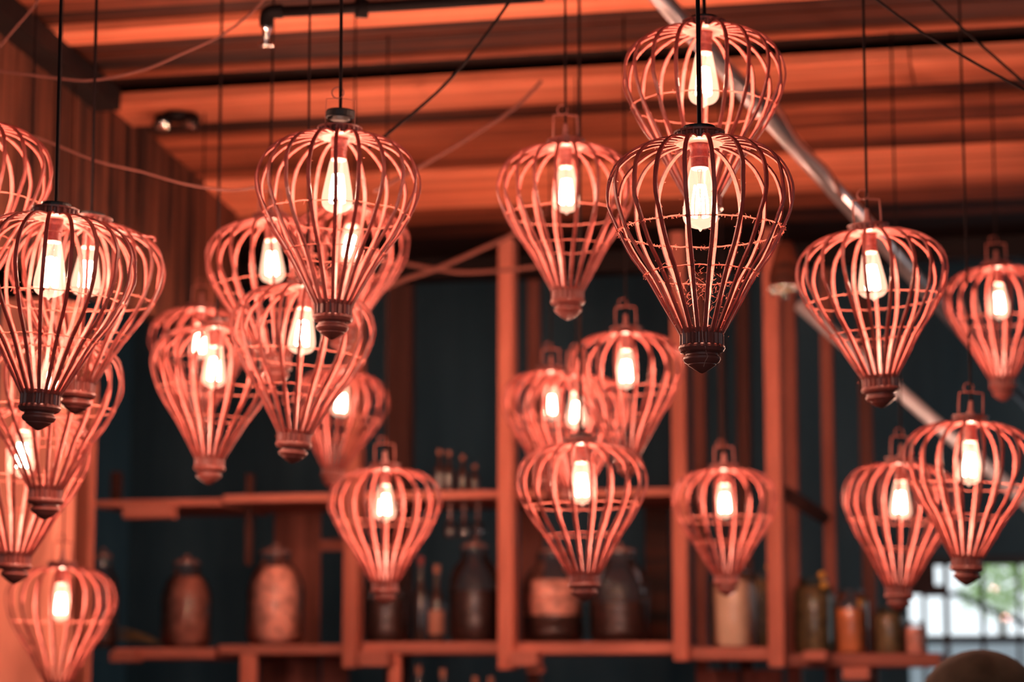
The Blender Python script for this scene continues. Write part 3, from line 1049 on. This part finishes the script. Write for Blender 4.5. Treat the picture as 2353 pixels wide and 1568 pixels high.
# (x of cap, y of cap, x of tip, y of tip or None, width px, black cap?, fibres, spin, label)
G = 'lit balloon-shaped rattan cage lanterns'
LAN = [
    (1607, 318, 1607, 855, 423, 1, 2, 0.08, 'sharpest and largest cage lantern with frayed twine and cracked finial, front centre'),
    (1618, 62, 1610, None, 368, 1, 1, 0.2, 'high lantern directly above and behind the sharp cracked-finial lantern'),
    (780, 306, 768, 780, 372, 3, 1, 0.04, 'high left-centre lantern with black cap and thin wire ring, frontmost of its cluster'),
    (1300, 332, 1304, 734, 314, 0, 0, 0.15, 'lone lantern hanging left of the sharp cracked-finial lantern'),
    (1996, 527, 2018, 935, 342, 0, 1, 0.1, 'lantern tilted right with a wire bracket, in front of the steel pipe'),
    (2291, 612, 2298, 920, 246, 0, 0, 0.0, 'blurred lantern at the right edge, under the wire and above the bracketed pair'),
    (126, 492, 100, 985, 386, 1, 1, 0.12, 'large dark-ribbed lantern with black cap at the left edge, frontmost there'),
    (208, 512, 184, 950, 350, 1, 1, 0.2, 'lantern with a broken rib end, just right behind the dark-ribbed left lantern'),
    (-62, 282, -70, None, 366, 0, 0, 0.0, 'topmost lantern cut by the left edge, only its right side in view'),
    (122, 772, 114, 1190, 328, 0, 0, 0.18, 'lantern below the dark-ribbed left lantern, its tip between two others'),
    (56, 938, 42, 1336, 312, 0, 0, 0.1, 'third lantern down the left edge, just above the lowest one'),
    (143, 1300, 138, None, 250, 0, 0, 0.05, 'lowest lantern of all, bottom left before the pale column'),
    (622, 503, 640, None, 300, 0, 0, 0.1, 'lantern left behind the black-capped left-centre lantern'),
    (812, 476, 786, 812, 268, 0, 0, 0.22, 'lantern seen through the lower cage of the black-capped left-centre lantern'),
    (703, 656, 677, 1062, 328, 0, 1, 0.07, 'lantern hanging lower middle of the left-centre cluster, tip leaning left'),
    (462, 708, 455, None, 232, 0, 0, 0.0, 'small far lantern mostly hidden, upper left in the left-centre cluster'),
    (497, 750, 485, 1110, 288, 1, 0, 0.16, 'black-capped lantern at the lower left of the left-centre cluster'),
    (792, 852, 764, 1122, 214, 0, 0, 0.1, 'small far lantern behind the cluster, above the bottom middle-left lantern'),
    (884, 1074, 886, 1386, 257, 0, 0, 0.0, 'blurred lone lantern in front of the shelf, over the dark ribbed jar'),
    (1438, 762, 1440, None, 262, 0, 0, 0.08, 'upper lantern of the central cluster with dark loop hanger'),
    (1266, 852, 1266, None, 226, 0, 0, 0.14, 'leftmost lantern of the central cluster, half hidden'),
    (1325, 862, 1322, None, 246, 0, 0, 0.03, 'middle lantern of the central cluster, behind the lowest one'),
    (1335, 1016, 1342, 1376, 298, 1, 0, 0.1, 'lowest lantern of the central cluster, frontmost with ridged dark tip'),
    (1664, 1076, 1666, 1366, 241, 0, 0, 0.05, 'blurred lantern between the right posts, over the glowing cream jar'),
    (2070, 1062, 2058, 1400, 262, 0, 0, 0.12, 'bottom right lantern just left of the bracketed right-edge one'),
    (2230, 966, 2212, 1340, 302, 0, 0, 0.02, 'bracketed lantern at the right edge above the far window'),
]


def lantern(i, spec):
    tx, ty, bx, by, wpx, black, fib, spin, label = spec
    d = 0.336 * FPX / wpx
    ty = ty + 13.0 * wpx / 423      # the rib plane sits just under the measured cap
    top = at_depth(tx, ty, d)
    h_px = (by - ty) if by else wpx * 524 / 423
    sz = max(0.93, min(1.06, (h_px / wpx) / (524 / 423)))
    tilt = math.atan2(bx - tx, h_px)
    rr = random.Random(100 + i)
    rot = Matrix.Rotation(tilt, 3, back_dir) @ Matrix.Rotation(rr.uniform(-0.015, 0.015), 3, Vector((math.cos(YAW), math.sin(YAW), 0))) @ Matrix.Rotation(YAW + spin, 3, 'Z')
    root = empty('cage_lantern', top)
    root.rotation_euler = rot.to_euler()
    root.scale = (1, 1, sz)
    tag(root, label, 'lantern', G)
    for k in range(N_RIB):
        o = link('rib', RIBS[rr.randrange(len(RIBS))], root)
        o.rotation_euler = (0, 0, 2 * math.pi * k / N_RIB + rr.uniform(-0.02, 0.02))
    for k in range(2):
        o = link('hoop', HOOPS[k], root)
    link('top_ring', me_top, root)
    link('bottom_collar', me_col, root, (0, 0, 0.0185))
    fn = link('finial', me_fin, root, (0, 0, 0.0185))
    link('socket', me_sock, root)
    bl = link('bulb', me_bulb, root)
    link('filament', me_fil, bl)
    link('filament_stem', me_stem, bl)
    if black != 1:
        link('hanger_wire', me_brk2 if black else me_brk, root, (0, 0, 0), (0, 0, rr.uniform(-0.3, 0.3) - spin))
        link('hanger_ring', me_ring, root, (0, 0, 0), (0, 0, -spin))
    if black:
        cz = {1: -0.026, 3: 0.0}[black]
        link('socket_cap', me_cap, root, (0, 0, cz))
        if black == 3:
            link('socket_cup', me_cup, root)
    else:
        link('cord_grip', me_neck, root)
    if fib == 2:
        tag(link('twine_fibres', FIB_HI, root), kind='stuff')
    elif fib == 1:
        tag(link('twine_fibres', FIB_LO, root), kind='stuff')
    # cord straight up to the ceiling
    S = Matrix.Diagonal((1, 1, sz)).to_3x3()
    inv = (rot @ S).inverted()
    start = rot @ S @ Vector((0, 0, 0.030 if black == 1 else 0.056))
    zc = ceil_z(top.y) + 0.03 - top.z
    path = [start, start + Vector((0, 0, 0.06)), Vector((start.x * 0.5, start.y * 0.5, zc * 0.4)), Vector((0, 0, zc))]
    rad = 0.0040 if black else 0.0030
    v, f = tube_geo([inv @ p for p in spline(path, 4)], rad, 6)
    cd = link('cord', mesh_from('cord', v, f, 'black_cord', True), root)
    # the lit bulb
    l = bpy.data.lights.new('bulb_light', 'POINT')
    l.energy = BULB_POWER
    l.color = BULB_COLOUR
    l.shadow_soft_size = 0.018
    lo = bpy.data.objects.new('bulb_light', l)
    COL.objects.link(lo)
    lo.parent = root
    lo.location = (0, 0, -0.108)
    return root


roots = [lantern(i, s) for i, s in enumerate(LAN)]

# the crack in the front lantern's finial
crk = [Vector((0.0415 * math.cos(a), 0.0415 * math.sin(a), z)) if z > -0.404 else Vector((r * math.cos(a), r * math.sin(a), z))
       for a, z, r in ((-1.63, -0.370, 0), (-1.60, -0.385, 0), (-1.50, -0.400, 0), (-1.38, -0.409, .0295), (-1.33, -0.415, .0345), (-1.45, -0.423, .030), (-1.5, -0.432, .0195))]
fin0 = [c for c in roots[0].children if c.name.startswith('finial')][0]
v, f = tube_geo([Matrix.Rotation(-0.08, 3, 'Z') @ p for p in crk], 0.0008, 4)
link('crack', mesh_from('crack', v, f, 'crack'), fin0)

# broken rib end on the lantern right of the dark-ribbed one
root = roots[7]
pts = spline([(0.05, 0, 0.002), (0.09, 0, -0.010), (0.125, 0, -0.016), (0.150, 0, -0.020), (0.153, 0, -0.030)], 3)
v, f = tube_geo(pts, 0.0032, 5)
link('broken_rib', mesh_from('broken_rib', v, f, 'rattan', True), root, (0, 0, 0), (0, 0, -0.2 - 0.2))

# ================================================================== PIPES, CABLES, SMALL FIXTURES
# steel pipes slanting down to the right behind the lanterns
def steel(name, pa, da, pb, db, r, label, mat='steel_pipe'):
    a, b = at_depth(*pa, da), at_depth(*pb, db)
    o = tube(name, [a, (a + b) / 2, b], r, mat, n=16, origin=a)
    tag(o, label, 'pipe', 'steel pipes')
    return o


steel('steel_pipe', (1440, -90), 6.5, (2420, 988), 9.1, 0.027, 'long bright steel pipe slanting down right from the top edge')
steel('steel_pipe', (1838, 700), 9.0, (2440, 1226), 8.4, 0.026, 'second steel pipe lower right, slanting below the long one', 'daylit_pipe')
cb = [at_depth(px, py, 7.0) for px, py in ((1770, 215), (1800, 265), (1835, 325), (1872, 362), (1905, 395), (1935, 455))]
tag(tube('pipe_cable', spline(cb, 5), 0.006, 'old_cord'), 'loose cable hanging along the long steel pipe', 'cable')

# black sprinkler pipe at the top
dp = 6.15
pp = lambda x, y: at_depth(x, y, dp)
sp = empty('sprinkler_pipe', pp(612, 30))
tag(sp, 'black ceiling pipe with a down-turned nozzle at the top left', 'pipe')
o0 = sp.location.copy()


def sp_tube(name, pts, r, mat, n=12):
    v, f = tube_geo([Vector(p) - o0 for p in pts], r, n)
    link(name, mesh_from(name, v, f, mat, True), sp)


sp_tube('pipe', [pp(640, 27), pp(900, 14), pp(1250, -8)], 0.014, 'black_pipe')
sp_tube('elbow', spline([pp(650, 26), pp(625, 27), pp(614, 36), pp(612, 60)], 4), 0.0185, 'black_pipe')
sp_tube('coupling', [pp(832, 0), pp(830, 40)], [0.018, 0.018], 'black_pipe')
sp_tube('pipe_drop', [pp(830, -120), pp(830, 10)], 0.011, 'black_pipe')
sp_tube('nozzle', [pp(612, 58), pp(612, 66), pp(611, 80), pp(611, 102)], [0.015, 0.013, 0.008, 0.007], 'chrome')
sp_tube('deflector', [pp(611, 100), pp(611, 108)], [0.019, 0.019], 'chrome')

# black twin spotlight under the ceiling, upper left
cpt = at_ceil(410, 262)
c0 = Vector((cpt.x, cpt.y, ceil_z(cpt.y) - 0.0))
sl = empty('ceiling_spotlight', c0)
tag(sl, 'small dark twin-headed fixture under the ceiling boards, upper left', 'spotlight')
lathe('base', [(0.05, 0.0), (0.055, -0.008), (0.05, -0.022), (0.0, -0.024)], 'black_pipe', sl, (0, 0, 0), 20)
tube('arm', [(-0.055, 0, -0.02), (0.055, 0, -0.02)], 0.010, 'black_pipe', sl)
for sx in (-0.055, 0.05):
    hd = lathe('spot_head', [(0.012, 0.028), (0.026, 0.022), (0.032, -0.012), (0.028, -0.016), (0.0, -0.010)], 'black_pipe', sl, (sx, -0.01, -0.032), 18)
    hd.rotation_euler = (-0.5, 0.2 * (1 if sx > 0 else -1), 0)
    lathe('lens', [(0.0, -0.013), (0.024, -0.017), (0.020, -0.021), (0.0, -0.024)], 'chrome', hd, (0, 0, 0), 14)


def cable(pts, d, r, mat, label, end_on_ceiling=None):
    n = len(pts)
    P = [at_depth(px, py, d[0] + (d[1] - d[0]) * i / (n - 1)) for i, (px, py) in enumerate(pts)]
    if end_on_ceiling:
        P.append(at_ceil(*end_on_ceiling) + Vector((0, 0, 0.02)))
    o = tube('hanging_cable', [q - P[0] for q in spline(P, 6)], r, mat, n=6)
    o.location = P[0]
    tag(o, label, 'cable', 'loose cables under the ceiling')


cable([(-40, 158), (120, 178), (215, 184), (330, 160), (430, 118), (510, 80), (570, 36), (615, -10)], (6.0, 5.9), 0.0031, 'old_cord', 'cable sagging across the upper left ceiling corner up to the top')
cable([(-20, 130), (20, 82), (75, 18), (100, -20)], (6, 6), 0.003, 'old_cord', 'short thin cable at the very top left corner')
cable([(-30, 290), (90, 318), (215, 368), (330, 396), (430, 424), (530, 437), (600, 428)], (5.9, 5.9), 0.0030, 'old_cord', 'cable dipping to the black-capped left-centre lantern from the left')
cable([(840, 345), (900, 300), (1012, 205), (1090, 115), (1165, 12), (1185, -20)], (5.6, 5.6), 0.0036, 'black_cord', 'dark cable rising steeply to the top between two lanterns')
cable([(860, 440), (950, 392), (1060, 328), (1180, 250), (1245, 186)], (6.9, 6.9), 0.0050, 'old_cord', 'thick pale cable rising right behind the black-capped left-centre lantern')
cable([(880, 600), (930, 606), (1000, 618), (1060, 626), (1150, 622), (1240, 612)], (8.8, 8.8), 0.007, 'old_cord', 'blurred level cable below the ceiling end, left of tall post')
cable([(880, 665), (930, 642), (1010, 615), (1100, 575), (1180, 538), (1250, 490)], (8.6, 8.6), 0.008, 'old_cord', 'blurred cable rising across the tall post below the ceiling', (1310, 440))
cable([(1985, -22), (2015, 0), (2100, 62), (2180, 110), (2260, 156), (2353, 206), (2400, 230)], (5.3, 5.3), 0.0030, 'black_cord', 'thin dark cable across the top right corner, lower of two')
cable([(2120, -24), (2150, 6), (2215, 68), (2290, 135), (2370, 205)], (5.6, 5.6), 0.0032, 'black_cord', 'thin dark cable across the top right corner, upper of two')

# small ring lamp of glass beads glinting left of the tilted lantern
rc = at_depth(1806, 662, 8.6)
ch = empty('bead_ring', rc)
tag(ch, 'small hanging ring of shiny beads, left of the tilted lantern', 'ornament')
v, f = tube_geo([(0.055 * math.cos(2 * math.pi * k / 24), 0.055 * math.sin(2 * math.pi * k / 24), 0) for k in range(25)], 0.006, 6, caps=False)
link('ring', mesh_from('ring', v, f, 'chrome', True), ch)
v, f = lathe_geo([(0, 0.014), (0.010, 0.010), (0.014, 0), (0.010, -0.010), (0, -0.014)], 12)
mb = mesh_from('bead', v, f, 'chrome', True)
for k in range(7):
    a = 2 * math.pi * k / 7
    link('bead', mb, ch, (0.055 * math.cos(a), 0.055 * math.sin(a), -0.012 + 0.012 * math.sin(k * 2.1)))
lathe('shade', [(0.012, 0.17), (0.03, 0.16), (0.06, 0.05), (0.062, 0.01), (0.056, 0.012), (0.03, 0.14), (0, 0.15)], 'board_dark', ch, (0, 0, 0), 20)
tube('cord', [(0, 0, 0.16), (0, 0, ceil_z(rc.y) - rc.z + 0.02)], 0.004, 'black_cord', ch)

# rounded brown clay urn, bottom right
du = 6.2
uc = at_depth(2252, 1493, du)
ur = 148 * du / FPX
st = empty('round_pedestal', (uc.x, uc.y, 0))
tag(st, 'dark round pedestal carrying the brown rounded urn', 'pedestal')
pt = uc.z - ur * 2.35
lathe('pedestal_top', [(0, pt), (0.24, pt), (0.25, pt - 0.01), (0.25, pt - 0.03), (0.23, pt - 0.035), (0, pt - 0.035)], 'floor_wood', st, n=32)
lathe('pedestal_leg', [(0.06, pt - 0.035), (0.04, pt - 0.2), (0.045, 0.1), (0.09, 0.04), (0.20, 0.02), (0.21, 0.0), (0, 0)], 'floor_wood', st, n=24)
urn = empty('clay_urn', (uc.x, uc.y, pt))
tag(urn, 'dark brown mottled dome-topped urn at the bottom right corner', 'urn')
hh = uc.z - pt
lid_ = [(0, hh)] + [(ur * math.sin(a), hh - ur * (1 - math.cos(a))) for a in [math.radians(q) for q in range(8, 76, 8)]]
lathe('urn_dome', lid_ + [(ur * 1.0, hh - ur * 0.80), (ur * 0.98, hh - ur * 0.86)], 'clay', urn, n=40)
lathe('urn_body', [(ur * 0.96, hh - ur * 0.86), (ur * 1.02, hh - ur * 1.1), (ur * 0.98, hh - ur * 1.5), (ur * 0.8, 0.12 * hh), (ur * 0.62, 0.02), (ur * 0.6, 0.0), (0, 0)], 'clay', urn, n=40)
